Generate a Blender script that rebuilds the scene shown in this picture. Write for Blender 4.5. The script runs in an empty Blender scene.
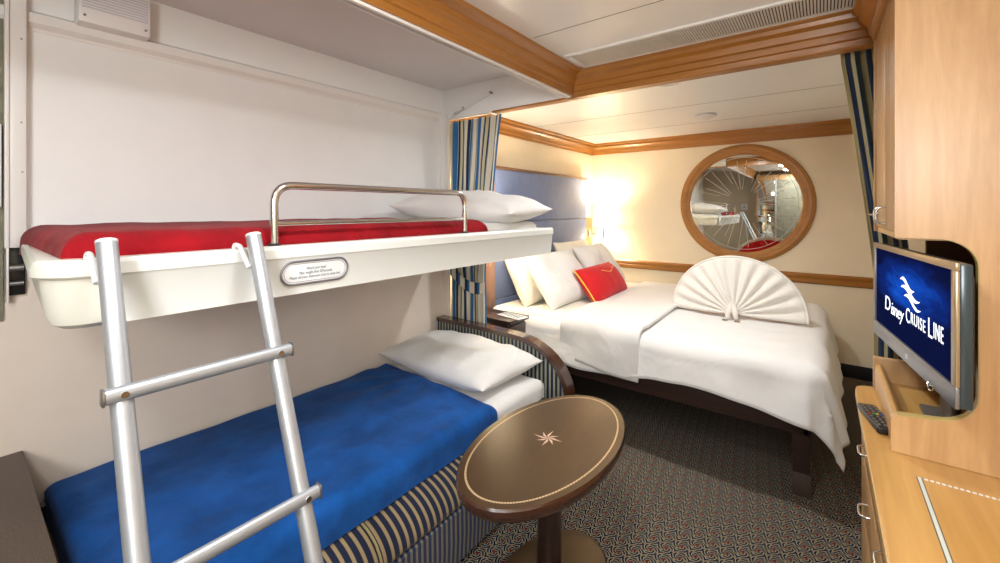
import bpy, bmesh, math, random
from mathutils import Vector, Matrix, noise
random.seed(7)
PI = math.pi
SC = bpy.context.scene
COL = SC.collection

# ------------------------------------------------------------------ camera, world, light, exposure
F = 421.6
cam = bpy.data.cameras.new('camera')
camo = bpy.data.objects.new('camera', cam); COL.objects.link(camo)
cam.sensor_width = 36; cam.lens = 36 * F / 1000
cam.shift_y = -(281.5 - 209) / 1000
cam.clip_start = 0.02
camo.location = (0, 0, 1.38)
camo.rotation_euler = (PI / 2, 0, math.atan(322 / F))
SC.camera = camo
SC.view_settings.view_transform = 'Standard'
SC.view_settings.look = 'None'
SC.view_settings.gamma = 1
SC.view_settings.use_curve_mapping = False
SC.view_settings.exposure = 0.36
w = bpy.data.worlds.new('world'); SC.world = w; w.use_nodes = True
w.node_tree.nodes['Background'].inputs[0].default_value = (1, 1, 1, 1)
w.node_tree.nodes['Background'].inputs[1].default_value = 0.3

def area(name, loc, size, power, color=(1, 1, 1), rot=(0, 0, 0), sy=None, spread=None):
    l = bpy.data.lights.new(name, 'AREA'); l.energy = power; l.color = color
    l.shape = 'DISK' if sy is None else 'RECTANGLE'
    l.size = size
    if sy: l.size_y = sy
    if spread: l.spread = spread
    o = bpy.data.objects.new(name, l); COL.objects.link(o)
    o.location = loc; o.rotation_euler = rot
    return o
def point(name, loc, power, color, r=0.03):
    l = bpy.data.lights.new(name, 'POINT'); l.energy = power; l.color = color; l.shadow_soft_size = r
    o = bpy.data.objects.new(name, l); COL.objects.link(o); o.location = loc
    return o
WARM = (1.0, 0.88, 0.70); NEUT = (0.95, 0.98, 1.0)
NEAR_FILL_LAMPS = [(-0.42, 0.55), (-0.42, -0.45)]  # unseen ceiling lamps, added to brighten the near cabin
area('ceiling_fill_light', (-0.42, 0.55, 2.10), 0.30, 10, NEUT)
area('ceiling_fill_light', (-0.42, -0.45, 2.10), 0.30, 10, NEUT)
area('bed_fill_light', (-0.71, 2.53, 2.100), 0.10, 12, NEUT, spread=math.radians(165))  # light added at a dim ceiling disc to brighten the bed
def aim(loc, tgt): return (Vector(tgt) - Vector(loc)).to_track_quat('-Z', 'Y').to_euler()
FILL_SOFTBOX = (0.42, -0.92, 1.66)  # off-camera fill light, added to brighten the bunk wall and bed
area('softbox_fill_light', FILL_SOFTBOX, 0.52, 20, (.91, .96, 1), aim(FILL_SOFTBOX, (-1.3, 1.9, 1.5)), 0.52)
point('sconce_bulb', (-1.885, 4.32, 1.31), 15, WARM, 0.04)
point('sconce_bulb', (-1.89, 2.42, 1.31), 14, WARM, 0.04)  # second bulb, added out of sight to brighten the sleeping area

# ------------------------------------------------------------------ helpers
def setp(o, label=None, cat=None, group=None, kind=None):
    if label: o['label'] = label
    if cat: o['category'] = cat
    if group: o['group'] = group
    if kind: o['kind'] = kind
    return o
def worldloc(o):
    v = Vector((0, 0, 0))
    while o: v += o.location; o = o.parent
    return v
def obj(name, bm, mat, parent=None, smooth=35, label=None, local=False):
    bm.normal_update()
    if smooth:
        lim = math.radians(smooth)
        for f in bm.faces: f.smooth = True
        for e in bm.edges:
            if len(e.link_faces) == 2 and e.calc_face_angle(0) > lim: e.smooth = False
    if not local:
        if parent: off = worldloc(parent)
        else:
            xs = [v.co for v in bm.verts]
            off = Vector(((min(c.x for c in xs) + max(c.x for c in xs)) / 2, (min(c.y for c in xs) + max(c.y for c in xs)) / 2, min(c.z for c in xs)))
        bmesh.ops.translate(bm, verts=bm.verts, vec=-off)
    me = bpy.data.meshes.new(name); bm.to_mesh(me); bm.free()
    for m in (mat if isinstance(mat, (list, tuple)) else [mat]): me.materials.append(m)
    o = bpy.data.objects.new(name, me); COL.objects.link(o)
    if parent: o.parent = parent
    elif not local: o.location = off
    if label: o['label'] = label
    return o
def thing(name, loc, label, cat, group=None):
    o = bpy.data.objects.new(name, None); COL.objects.link(o); o.location = loc
    o.empty_display_size = 0.1
    return setp(o, label, cat, group)
def struct(name, bm, mat, **k):
    return setp(obj(name, bm, mat, **k), kind='structure')
def B(): return bmesh.new()
def merge(bm, t):
    me = bpy.data.meshes.new('tmp'); t.to_mesh(me); t.free(); bm.from_mesh(me); bpy.data.meshes.remove(me)
def box(bm, x0, x1, y0, y1, z0, z1, bev=0, seg=2, mi=0):
    t = bmesh.new(); bmesh.ops.create_cube(t, size=1)
    for v in t.verts: v.co = Vector(((x0 + x1) / 2 + v.co.x * (x1 - x0), (y0 + y1) / 2 + v.co.y * (y1 - y0), (z0 + z1) / 2 + v.co.z * (z1 - z0)))
    if bev: bmesh.ops.bevel(t, geom=list(t.edges), offset=bev, segments=seg, affect='EDGES', profile=0.5)
    for f in t.faces: f.material_index = mi
    merge(bm, t); return bm
def bx(*a, **k): return box(B(), *a, **k)
def prism(bm, pts, axis, a, b, bev=0):
    """pts 2-D polygon; axis the extrusion axis ('x': pts=(y,z); 'y': (x,z); 'z': (x,y))"""
    t = bmesh.new()
    def mk(p, q):
        if axis == 'x': return (q, p[0], p[1])
        if axis == 'y': return (p[0], q, p[1])
        return (p[0], p[1], q)
    A = [t.verts.new(mk(p, a)) for p in pts]; C = [t.verts.new(mk(p, b)) for p in pts]
    n = len(pts)
    t.faces.new(A); t.faces.new(C[::-1])
    for i in range(n): t.faces.new((A[i], C[i], C[(i + 1) % n], A[(i + 1) % n]))
    bmesh.ops.recalc_face_normals(t, faces=t.faces)
    if bev:
        es = [e for e in t.edges if len(e.link_faces) == 2 and any(len(f.verts) == n for f in e.link_faces) and n > 4 or e.calc_face_angle(0) > 0.8]
        bmesh.ops.bevel(t, geom=es, offset=bev, segments=2, affect='EDGES', profile=0.5)
    merge(bm, t); return bm
def sweep(bm, path, r, n=10, closed=False, cap=True, ry=None, squash=None):
    P = [Vector(p) for p in path]; N = len(P); rings = []
    T = []
    for i in range(N):
        a = P[(i - 1) % N] if (closed or i > 0) else P[i]
        b = P[(i + 1) % N] if (closed or i < N - 1) else P[i]
        T.append((b - a).normalized())
    up = Vector((0, 0, 1)) if abs(T[0].z) < 0.9 else Vector((1, 0, 0))
    u = (up - T[0] * up.dot(T[0])).normalized()
    for i in range(N):
        u = (u - T[i] * u.dot(T[i]))
        u.normalize(); v = T[i].cross(u)
        rr = r[i] if isinstance(r, (list, tuple)) else r
        rings.append([bm.verts.new(P[i] + u * math.cos(2 * PI * k / n) * rr + v * math.sin(2 * PI * k / n) * (ry if ry else rr)) for k in range(n)])
    M = N if closed else N - 1
    for i in range(M):
        A, C = rings[i], rings[(i + 1) % N]
        for k in range(n): bm.faces.new((A[k], A[(k + 1) % n], C[(k + 1) % n], C[k]))
    if cap and not closed:
        bm.faces.new(rings[0][::-1]); bm.faces.new(rings[-1])
    return bm
def lathe(bm, prof, c=(0, 0), n=40, sx=1, sy=1):
    rings = []
    for r, z in prof:
        rings.append([bm.verts.new((c[0] + r * sx * math.cos(2 * PI * k / n), c[1] + r * sy * math.sin(2 * PI * k / n), z)) for k in range(n)])
    for A, C in zip(rings, rings[1:]):
        for k in range(n): bm.faces.new((A[k], A[(k + 1) % n], C[(k + 1) % n], C[k]))
    bm.faces.new(rings[0][::-1]); bm.faces.new(rings[-1])
    bmesh.ops.recalc_face_normals(bm, faces=bm.faces)
    return bm
def grid(nu, nv, f, uv=False):
    bm = B(); V = [[bm.verts.new(f(i / nu, j / nv)) for j in range(nv + 1)] for i in range(nu + 1)]
    L = bm.loops.layers.uv.new('UVMap') if uv else None
    for i in range(nu):
        for j in range(nv):
            fc = bm.faces.new((V[i][j], V[i + 1][j], V[i + 1][j + 1], V[i][j + 1]))
            if uv:
                for l, (a, b) in zip(fc.loops, ((i, j), (i + 1, j), (i + 1, j + 1), (i, j + 1))): l[L].uv = (a / nu, b / nv)
    return bm
def solid(o, t, off=0):
    m = o.modifiers.new('thickness', 'SOLIDIFY'); m.thickness = t; m.offset = off
def arc(cx, cy, r, a0, a1, n=8):
    return [(cx + r * math.cos(math.radians(a0 + (a1 - a0) * i / n)), cy + r * math.sin(math.radians(a0 + (a1 - a0) * i / n))) for i in range(n + 1)]
def fillet(P, r, n=6):
    """3-D polyline with rounded inner corners"""
    P = [Vector(p) for p in P]; out = [P[0]]
    for i in range(1, len(P) - 1):
        a = (P[i - 1] - P[i]).normalized(); b = (P[i + 1] - P[i]).normalized()
        s, e = P[i] + a * r, P[i] + b * r
        for k in range(n + 1):
            t = k / n; out.append(s * (1 - t) ** 2 + P[i] * 2 * t * (1 - t) + e * t * t)
    out.append(P[-1]); return out
def fbm(x, y, z=0, s=1): return noise.noise(Vector((x * s, y * s, z)))
def text_mesh(body, size, depth=0.0005, sx=1, shear=0, align='CENTER', spacing=1):
    cu = bpy.data.curves.new('t', 'FONT'); cu.body = body; cu.size = size; cu.extrude = depth; cu.align_x = align; cu.shear = shear
    cu.space_character = spacing
    to = bpy.data.objects.new('t', cu); COL.objects.link(to)
    bpy.context.view_layer.update()
    me = bpy.data.meshes.new_from_object(to.evaluated_get(bpy.context.evaluated_depsgraph_get()))
    bpy.data.objects.remove(to); bpy.data.curves.remove(cu)
    bm = B(); bm.from_mesh(me); bpy.data.meshes.remove(me)
    for v in bm.verts: v.co.x *= sx
    return bm

# ------------------------------------------------------------------ materials
def newmat(name):
    m = bpy.data.materials.new(name); m.use_nodes = True
    return m, m.node_tree, m.node_tree.nodes['Principled BSDF']
def ramp(nt, fac, stops, interp='LINEAR'):
    r = nt.nodes.new('ShaderNodeValToRGB'); e = r.color_ramp.elements; r.color_ramp.interpolation = interp
    e[0].position, e[0].color = stops[0][0], (*stops[0][1], 1)
    e[1].position, e[1].color = stops[-1][0], (*stops[-1][1], 1)
    for p, c in stops[1:-1]:
        x = e.new(p); x.color = (*c, 1)
    nt.links.new(fac, r.inputs[0]); return r.outputs[0]
def mth(nt, op, a, b=None, c=None):
    n = nt.nodes.new('ShaderNodeMath'); n.operation = op
    for i, x in enumerate((a, b, c)):
        if x is None: continue
        if isinstance(x, (int, float)): n.inputs[i].default_value = x
        else: nt.links.new(x, n.inputs[i])
    return n.outputs[0]
def texco(nt, scale=(1, 1, 1), which='Object', rot=(0, 0, 0)):
    t = nt.nodes.new('ShaderNodeTexCoord'); mp = nt.nodes.new('ShaderNodeMapping')
    mp.inputs['Scale'].default_value = scale; mp.inputs['Rotation'].default_value = rot
    nt.links.new(t.outputs[which], mp.inputs[0]); return mp.outputs[0]
def noisetex(nt, vec, scale, detail=4, rough=0.5, dist=0):
    n = nt.nodes.new('ShaderNodeTexNoise'); n.inputs['Scale'].default_value = scale; n.inputs['Detail'].default_value = detail
    n.inputs['Roughness'].default_value = rough; n.inputs['Distortion'].default_value = dist
    nt.links.new(vec, n.inputs['Vector']); return n.outputs[0]
def bump(nt, bs, h, strength, dist=0.01):
    b = nt.nodes.new('ShaderNodeBump'); b.inputs['Strength'].default_value = strength; b.inputs['Distance'].default_value = dist
    nt.links.new(h, b.inputs['Height']); nt.links.new(b.outputs[0], bs.inputs['Normal'])
def plain(name, col, rough=0.5, metal=0, coat=0, nz=0.03, nscale=8, bmp=0, bscale=60, sheen=0):
    m, nt, bs = newmat(name)
    v = texco(nt)
    n = noisetex(nt, v, nscale)
    hi = tuple(min(1, c * (1 + nz)) for c in col); lo = tuple(c * (1 - nz) for c in col)
    nt.links.new(ramp(nt, n, [(0.3, lo), (0.7, hi)]), bs.inputs['Base Color'])
    bs.inputs['Roughness'].default_value = rough; bs.inputs['Metallic'].default_value = metal
    bs.inputs['Coat Weight'].default_value = coat
    if sheen: bs.inputs['Sheen Weight'].default_value = sheen
    if bmp: bump(nt, bs, noisetex(nt, v, bscale, 3), bmp, 0.005)
    return m
def wood(name, light, dark, grain='z', rough=0.35, scale=1.0, coat=0.2, contrast=1.0):
    m, nt, bs = newmat(name)
    s = {'x': (1.2, 14, 14), 'y': (14, 1.2, 14), 'z': (14, 14, 1.2)}[grain]
    v = texco(nt, tuple(q * scale for q in s))
    n1 = noisetex(nt, v, 1.6, 6, 0.6, 1.2)
    v2 = texco(nt, tuple(q * scale * 6 for q in s))
    n2 = noisetex(nt, v2, 1.5, 3, 0.6, 0)
    mx = mth(nt, 'ADD', mth(nt, 'MULTIPLY', n1, 0.72), mth(nt, 'MULTIPLY', n2, 0.28))
    mid = tuple((a + b) / 2 for a, b in zip(light, dark))
    nt.links.new(ramp(nt, mx, [(0.5 - .22 / contrast, dark), (0.5, mid), (0.5 + .2 / contrast, light)]), bs.inputs['Base Color'])
    bs.inputs['Roughness'].default_value = rough; bs.inputs['Coat Weight'].default_value = coat; bs.inputs['Coat Roughness'].default_value = 0.25
    if 'table' in name: bs.inputs['Specular Tint'].default_value = (1, .80, .48, 1)
    return m
def fabric(name, col, weave=900, rough=0.85, sheen=0.2, wr=0.25, wscale=9, nz=0.05, vel=False):
    m, nt, bs = newmat(name)
    v = texco(nt); n = noisetex(nt, v, 5 if not vel else 7, 5, 0.6)
    lo = tuple(c * (1 - nz) for c in col); hi = tuple(min(1, c * (1 + nz)) for c in col)
    nt.links.new(ramp(nt, n, [(0.35, lo), (0.65, hi)]), bs.inputs['Base Color'])
    bs.inputs['Roughness'].default_value = rough; bs.inputs['Sheen Weight'].default_value = sheen
    bs.inputs['Specular IOR Level'].default_value = 0.2
    h = mth(nt, 'ADD', mth(nt, 'MULTIPLY', noisetex(nt, v, wscale, 3, 0.5, 0.6), 1.0), mth(nt, 'MULTIPLY', noisetex(nt, v, weave, 1), 0.02))
    bump(nt, bs, h, wr, 0.05)
    return m
def stripes(name, axis, period, cols, which='Object', rough=0.8, off=0.0):
    """cols: list of (start fraction, colour)"""
    m, nt, bs = newmat(name)
    t = nt.nodes.new('ShaderNodeTexCoord'); sp = nt.nodes.new('ShaderNodeSeparateXYZ')
    nt.links.new(t.outputs[which], sp.inputs[0])
    fr = mth(nt, 'FRACT', mth(nt, 'ADD', mth(nt, 'MULTIPLY', sp.outputs['XYZ'.index(axis)], 1 / period), 100 + off))
    nt.links.new(ramp(nt, fr, cols, 'CONSTANT'), bs.inputs['Base Color'])
    bs.inputs['Roughness'].default_value = rough; bs.inputs['Sheen Weight'].default_value = 0.15
    bs.inputs['Specular IOR Level'].default_value = 0.25
    bump(nt, bs, noisetex(nt, texco(nt), 500, 1), 0.15, 0.002)
    return m
def emit(name, col, s):
    m, nt, bs = newmat(name)
    bs.inputs['Base Color'].default_value = (*col, 1)
    n = noisetex(nt, texco(nt), 3)
    nt.links.new(ramp(nt, n, [(0.3, tuple(c * .98 for c in col)), (0.7, col)]), bs.inputs['Emission Color'])
    bs.inputs['Emission Strength'].default_value = s
    return m

M = {}
M['wall_white'] = plain('white laminate wall', (.87, .865, .86), 0.42, nz=.012, bmp=.02, bscale=300)
M['wall_beige'] = plain('beige laminate wall', (.86, .76, .66), 0.5, nz=.02, bmp=.03, bscale=400)
M['wall_cream'] = plain('cream wallcovering', (.93, .80, .59), 0.7, nz=.015, bmp=.04, bscale=350)
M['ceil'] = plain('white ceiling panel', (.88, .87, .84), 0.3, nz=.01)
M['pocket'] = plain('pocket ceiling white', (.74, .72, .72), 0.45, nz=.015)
M['trim_white'] = plain('white enamel trim', (.82, .80, .78), 0.35, nz=.01)
M['cherry'] = wood('orange cherry moulding', (.45, .185, .028), (.31, .115, .015), 'x', 0.35, 1, .3)
M['cherry_y'] = wood('orange cherry moulding along the room', (.45, .185, .028), (.30, .11, .014), 'y', 0.35, 1, .3)
M['cherry_z'] = wood('cherry ring', (.50, .215, .032), (.34, .13, .017), 'x', 0.35, 1, .3)
M['maple_z'] = wood('honey maple upright grain', (.62, .375, .17), (.42, .225, .085), 'z', 0.38, .55, .15, 1.1)
M['maple_x'] = wood('honey maple lying grain', (.78, .50, .20), (.62, .35, .11), 'x', 0.36, .7, .2, .8)
M['maple_y'] = wood('honey maple long grain', (.62, .35, .105), (.44, .22, .05), 'y', 0.36, .5, .2, 1.0)
M['edge'] = plain('pale maple edging', (.66, .42, .17), 0.35, nz=.05)
M['brown'] = wood('dark walnut', (.040, .018, .013), (.020, .009, .007), 'x', 0.3, 1, .3)
M['brown_gloss'] = wood('polished mahogany table', (.062, .031, .013), (.042, .020, .008), 'y', 0.33, 1, .08)
M['brown_edge'] = plain('polished mahogany rim', (.055, .021, .012), 0.2, coat=.6, nz=.15)
M['black'] = plain('black plinth', (.012, .012, .016), 0.5)
M['chrome'] = plain('polished chrome', (.75, .75, .75), 0.14, 1, nz=.02)
M['alu'] = plain('brushed aluminium', (.42, .44, .47), 0.40, .6, nz=.03, nscale=60)
M['steel'] = plain('dull steel', (.35, .34, .33), 0.4, .9, nz=.1)
M['brass'] = plain('satin brass', (.70, .52, .26), 0.35, .8, nz=.06)
M['bunk'] = plain('cream moulded shell', (.75, .745, .66), 0.32, nz=.012, coat=.1)
M['red'] = fabric('red fleece', (.25, .003, .008), rough=.95, sheen=.06, wr=.3, wscale=11, nz=.25)
M['redc'] = fabric('red cotton', (.56, .012, .018), rough=.8, sheen=.1, wr=.15, nz=.06)
M['blue'] = fabric('royal blue fleece', (.006, .075, .30), rough=.95, sheen=.05, wr=.22, wscale=7, nz=.25, vel=True)
M['white'] = fabric('white cotton', (.80, .785, .765), wr=.16, wscale=9, nz=.01)
M['cream_cotton'] = fabric('ivory cotton', (.84, .78, .66), wr=.16, wscale=9, nz=.01)
M['sheet'] = fabric('white duvet cotton', (.80, .78, .755), wr=.32, wscale=3.6, nz=.012)
M['towel'] = fabric('white terry towel', (.80, .755, .69), wr=.12, wscale=60, nz=.02, weave=500)
M['gold'] = plain('yellow braid', (.80, .50, .06), 0.6)
M['hb_blue'] = fabric('blue headboard cloth', (.10, .15, .32), rough=.55, sheen=.6, wr=.1, nz=.06)
NAVY = (.010, .030, .075); CREAM = (.74, .68, .54); MIDB = (.03, .15, .36)
M['curtain'] = stripes('striped curtain', 'X', 1 / 6, [(0, CREAM), (.26, NAVY), (.40, (.60, .54, .36)), (.50, NAVY), (.58, MIDB), (.80, CREAM), (.92, MIDB)], 'UV')
M['curtain_r'] = stripes('striped curtain of the tv side', 'X', 1 / 2.0, [(0, (.40, .34, .17)), (.25, (.015, .03, .07)), (.52, (.46, .42, .25)), (.68, (.012, .04, .07)), (.95, (.3, .3, .2))], 'UV')
M['band'] = stripes('checked curtain tie', 'X', 1 / 4, [(0, NAVY), (.3, MIDB), (.5, CREAM), (.95, CREAM)], 'UV')
M['sofa_y'] = stripes('navy and tan striped upholstery', 'Y', .031, [(0, (.006, .010, .032)), (.60, (.25, .18, .09)), (.64, (.28, .205, .105)), (.97, (.12, .09, .06))])
M['sofa_low'] = stripes('fine striped upholstery', 'Y', .024, [(0, (.010, .020, .065)), (.55, (.14, .12, .095)), (.60, (.17, .145, .11)), (.95, (.10, .09, .09))])
M['sofa_x'] = stripes('fine striped end panel', 'X', .027, [(0, (.010, .018, .05)), (.5, (.24, .27, .22)), (.55, (.34, .33, .22)), (.9, (.2, .2, .18))])
M['laminate'] = plain('speckled dark laminate', (.095, .068, .052), 0.45, nz=.4, nscale=260)
M['shade'] = None
M['tvgrey'] = plain('silver bezel', (.22, .22, .23), 0.3, .6, nz=.05)
M['tvgold'] = plain('champagne bezel top', (.38, .30, .19), 0.3, .6, nz=.05)
M['tvblack'] = plain('black plastic', (.012, .012, .014), 0.3, nz=.1)
M['tvteal'] = plain('glossy blue grey side', (.03, .05, .06), 0.22, .1, nz=.1)
M['niche_shade'] = plain('niche shade', (.12, .050, .020), 0.6, nz=.2)  # inner shade of the niche, put into a dark brown colour
M['logo'] = emit('screen white', (.80, .84, .88), .9)
M['rubber'] = plain('black rubber', (.02, .02, .02), .6)
M['ink'] = plain('grey print', (.12, .16, .2), .6)
M['label'] = plain('white label', (.78, .79, .80), .3, nz=.01)
M['etch'] = plain('frosted etching', (.80, .76, .68), .5)
M['inlay'] = plain('pale inlay', (.62, .44, .25), .4)
M['olive'] = plain('olive primed panel', (.24, .23, .17), .6, nz=.25, nscale=14)
M['endwall'] = plain('tan end wall', (.62, .54, .40), .6)

# mirror
m, nt, bs = newmat('mirror glass'); bs.inputs['Metallic'].default_value = 1; bs.inputs['Roughness'].default_value = 0.015
nt.links.new(ramp(nt, noisetex(nt, texco(nt), 2), [(0, (.70, .71, .67)), (1, (.73, .74, .70))]), bs.inputs['Base Color']); M['mirror'] = m
# lamp shade: translucent cloth lit from inside
m, nt, bs = newmat('lamp shade cloth'); bs.inputs['Base Color'].default_value = (.9, .82, .66, 1); bs.inputs['Roughness'].default_value = .8
nt.links.new(ramp(nt, noisetex(nt, texco(nt), 200), [(0.3, (1, .88, .68)), (0.7, (1, .90, .72))]), bs.inputs['Emission Color']); bs.inputs['Emission Strength'].default_value = 3.5
M['shade'] = m
M['fillglow'] = emit('fill diffuser', (1, .97, .92), 4)  # glow of the added fill lamps
# screen
m, nt, bs = newmat('screen picture')
t = nt.nodes.new('ShaderNodeTexCoord'); sp = nt.nodes.new('ShaderNodeSeparateXYZ'); nt.links.new(t.outputs['UV'], sp.inputs[0])
sx_, sy_ = sp.outputs[0], sp.outputs[1]
d = mth(nt, 'ADD', mth(nt, 'POWER', mth(nt, 'MULTIPLY', mth(nt, 'SUBTRACT', sx_, .50), 1.3), 2), mth(nt, 'POWER', mth(nt, 'MULTIPLY', mth(nt, 'SUBTRACT', sy_, .62), 2.0), 2))
cl = noisetex(nt, texco(nt, (3, 5, 1), 'UV'), 1.3, 4, .6, .5)
wv = noisetex(nt, texco(nt, (4, 60, 1), 'UV'), 1.2, 3, .6, .8)
below = mth(nt, 'LESS_THAN', sy_, .40)
val = mth(nt, 'SUBTRACT', mth(nt, 'ADD', .78, mth(nt, 'MULTIPLY', mth(nt, 'SUBTRACT', cl, .5), 1.0)), mth(nt, 'MULTIPLY', d, 1.5))
val = mth(nt, 'MULTIPLY', val, mth(nt, 'SUBTRACT', 1, mth(nt, 'MULTIPLY', below, mth(nt, 'MULTIPLY', wv, 1.1))))
nt.links.new(ramp(nt, val, [(0.0, (.001, .003, .03)), (.45, (.002, .015, .14)), (.8, (.004, .06, .42)), (1, (.02, .17, .75))]), bs.inputs['Emission Color'])
bs.inputs['Emission Strength'].default_value = 1.0; bs.inputs['Base Color'].default_value = (.004, .005, .01, 1); bs.inputs['Roughness'].default_value = .6; bs.inputs['Specular IOR Level'].default_value = 0
M['screen'] = m
# carpet: lattice of red dots with fans of navy and cream dashes
def carpet():
    m, nt, bs = newmat('patterned carpet')
    v = texco(nt, (1 / .060, 1 / .060, 1), 'Object', (0, 0, math.radians(20)))
    dn = nt.nodes.new('ShaderNodeTexNoise'); dn.inputs['Scale'].default_value = .9; nt.links.new(v, dn.inputs['Vector'])
    sp = nt.nodes.new('ShaderNodeSeparateXYZ'); nt.links.new(v, sp.inputs[0])
    X, Y = sp.outputs[0], sp.outputs[1]
    row = mth(nt, 'FLOOR', Y)
    Xs = mth(nt, 'ADD', X, mth(nt, 'MULTIPLY', mth(nt, 'MODULO', mth(nt, 'ADD', row, 1000), 2), .5))
    px = mth(nt, 'SUBTRACT', mth(nt, 'FRACT', Xs), .5); py = mth(nt, 'SUBTRACT', mth(nt, 'FRACT', Y), .5)
    r = mth(nt, 'SQRT', mth(nt, 'ADD', mth(nt, 'MULTIPLY', px, px), mth(nt, 'MULTIPLY', py, py)))
    ang = mth(nt, 'ARCTAN2', py, px)
    # three curved sectors around every dot
    sw = mth(nt, 'ADD', mth(nt, 'MULTIPLY', ang, 3 / (2 * PI)), mth(nt, 'MULTIPLY', r, .9))
    sec = mth(nt, 'FRACT', mth(nt, 'ADD', sw, 10))
    rib = mth(nt, 'LESS_THAN', mth(nt, 'ABSOLUTE', mth(nt, 'SUBTRACT', sec, .5)), .07)          # gold ribs
    rib = mth(nt, 'MULTIPLY', rib, mth(nt, 'LESS_THAN', r, .75))
    arcs = mth(nt, 'FRACT', mth(nt, 'ADD', mth(nt, 'MULTIPLY', r, 4.6), mth(nt, 'MULTIPLY', sec, .9)))
    dash = mth(nt, 'GREATER_THAN', arcs, .66)
    dot = mth(nt, 'LESS_THAN', r, .105)
    def mix(a, b, f):
        n = nt.nodes.new('ShaderNodeMix'); n.data_type = 'RGBA'
        nt.links.new(f, n.inputs[0])
        for i, c in ((6, a), (7, b)):
            if isinstance(c, tuple): n.inputs[i].default_value = (*c, 1)
            else: nt.links.new(c, n.inputs[i])
        return n.outputs[2]
    c = mix((.004, .007, .020), (.27, .245, .19), dash)
    c = mix(c, (.22, .16, .075), rib)
    c = mix(c, (.16, .010, .006), dot)
    nt.links.new(c, bs.inputs['Base Color'])
    bs.inputs['Roughness'].default_value = .95; bs.inputs['Specular IOR Level'].default_value = .1
    bump(nt, bs, noisetex(nt, texco(nt), 600, 2), .3, .004)
    return m
M['carpet'] = carpet()

# ------------------------------------------------------------------ the room
XL, XR, YN, YB = -2.10, 0.72, -1.25, 4.49
struct('floor', bx(XL - .1, XR + .1, YN - .1, YB + .1, -.08, 0), M['carpet'])
struct('wall_left', bx(XL - .08, XL, YN, 2.09, 0, 1.15), M['wall_beige'])
struct('wall_left_upper', bx(XL - .08, XL, YN, 2.09, 1.15, 2.30), M['wall_white'])
struct('wall_left_far', bx(XL - .08, XL, 2.09, YB, 0, 2.30), M['wall_cream'])
struct('wall_back', bx(XL - .08, XR + .1, YB, YB + .08, 0, 2.30), M['wall_cream'])
struct('wall_right', bx(XR, XR + .1, YN, YB, 0, 2.30), M['wall_cream'])
struct('wall_near', bx(XL - .08, XR + .1, YN - .08, YN, 0, 2.30), M['endwall'])
# ceilings
struct('ceiling', bx(-1.03, XR, YN, 2.10, 2.13, 2.30), M['ceil'])
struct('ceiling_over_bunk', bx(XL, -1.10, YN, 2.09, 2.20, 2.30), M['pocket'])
struct('ceiling_far', bx(XL, XR, 2.12, YB, 2.112, 2.30), M['ceil'])
def seams(name, segs):
    bm = B()
    for a in segs: box(bm, *a)
    return setp(obj(name, bm, plain(name + ' shadow gap', (.30, .28, .26), .8)), kind='structure')
seams('trim_ceiling_joint', [(-1.0, XR, 1.555, 1.558, 2.1285, 2.131), (-1.0, XR, .95, .953, 2.1285, 2.131)])
seams('trim_ceiling_joint_far', [(XL, XR, 3.18, 3.183, 2.1105, 2.113), (XL, XR, 3.86, 3.863, 2.1105, 2.113), (XL, XR, 2.52, 2.523, 2.1105, 2.113)])
# long wooden beam beside the bunk pocket: stepped crown profile
pb = [(-1.118, 2.012), (-1.100, 2.004), (-1.090, 2.004), (-1.088, 2.030), (-1.080, 2.034), (-1.078, 2.058), (-1.062, 2.074), (-1.058, 2.078), (-1.056, 2.098), (-1.030, 2.112), (-1.024, 2.116), (-1.024, 2.135), (-1.118, 2.135)]
struct('trim_beam_left', prism(B(), pb, 'y', YN, 2.095), M['cherry_y'])
bm = B(); box(bm, -1.135, -1.112, YN, 2.09, 1.994, 2.21, .002); box(bm, -1.122, -1.098, YN, 2.085, 1.994, 2.006, .002)
struct('trim_beam_white_edge', bm, M['trim_white'])
# cross beam
cb = [(2.142, 1.992), (2.092, 1.992), (2.088, 1.995), (2.088, 2.000), (2.096, 2.003), (2.094, 2.022), (2.086, 2.027), (2.084, 2.052), (2.074, 2.058), (2.070, 2.084), (2.054, 2.096), (2.050, 2.112), (2.036, 2.120), (2.034, 2.135), (2.142, 2.135)]
struct('trim_beam_cross', prism(B(), cb, 'x', -1.088, XR), M['cherry'])
bm = B(); box(bm, -1.66, -1.088, 2.088, 2.142, 1.990, 2.001, .001)
struct('trim_header_edge', bm, M['cherry'])
bm = B(); box(bm, XL, -1.098, 2.09, 2.14, 1.998, 2.30, .001)
struct('wall_over_curtain', bm, M['wall_white'])
struct('wall_return', bx(XL, -2.035, 2.09, 2.102, 0, 2.0, .003), M['wall_beige'])
# mouldings of the sleeping area
def crown(name, axis, a, b, base, sgn, mat):
    pr = [(0, 1.992), (.012, 1.992), (.016, 2.012), (.022, 2.016), (.026, 2.040), (.048, 2.066), (.054, 2.070), (.056, 2.090), (.072, 2.098), (.074, 2.112), (0, 2.112)]
    return struct(name, prism(B(), [(base + sgn * p, z) for p, z in pr], axis, a, b), mat)
crown('trim_crown_back', 'x', XL, XR, YB, -1, M['cherry'])
crown('trim_crown_left', 'y', 2.142, YB, XL, 1, M['cherry_y'])
rail = [(0, .742), (.010, .742), (.020, .752), (.022, .780), (.018, .786), (.022, .792), (.022, .818), (.012, .830), (0, .830)]
struct('trim_rail_back', prism(B(), [(YB - p, z) for p, z in rail], 'x', XL, XR), M['cherry'])
struct('baseboard_back', bx(XL, XR, YB - .012, YB, 0, .105, .002), M['black'])
struct('baseboard_right', bx(XR - .012, XR, 2.15, YB, 0, .105, .002), M['black'])
struct('baseboard_left', bx(XL, XL + .012, 2.15, YB, 0, .105, .002), M['black'])
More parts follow.
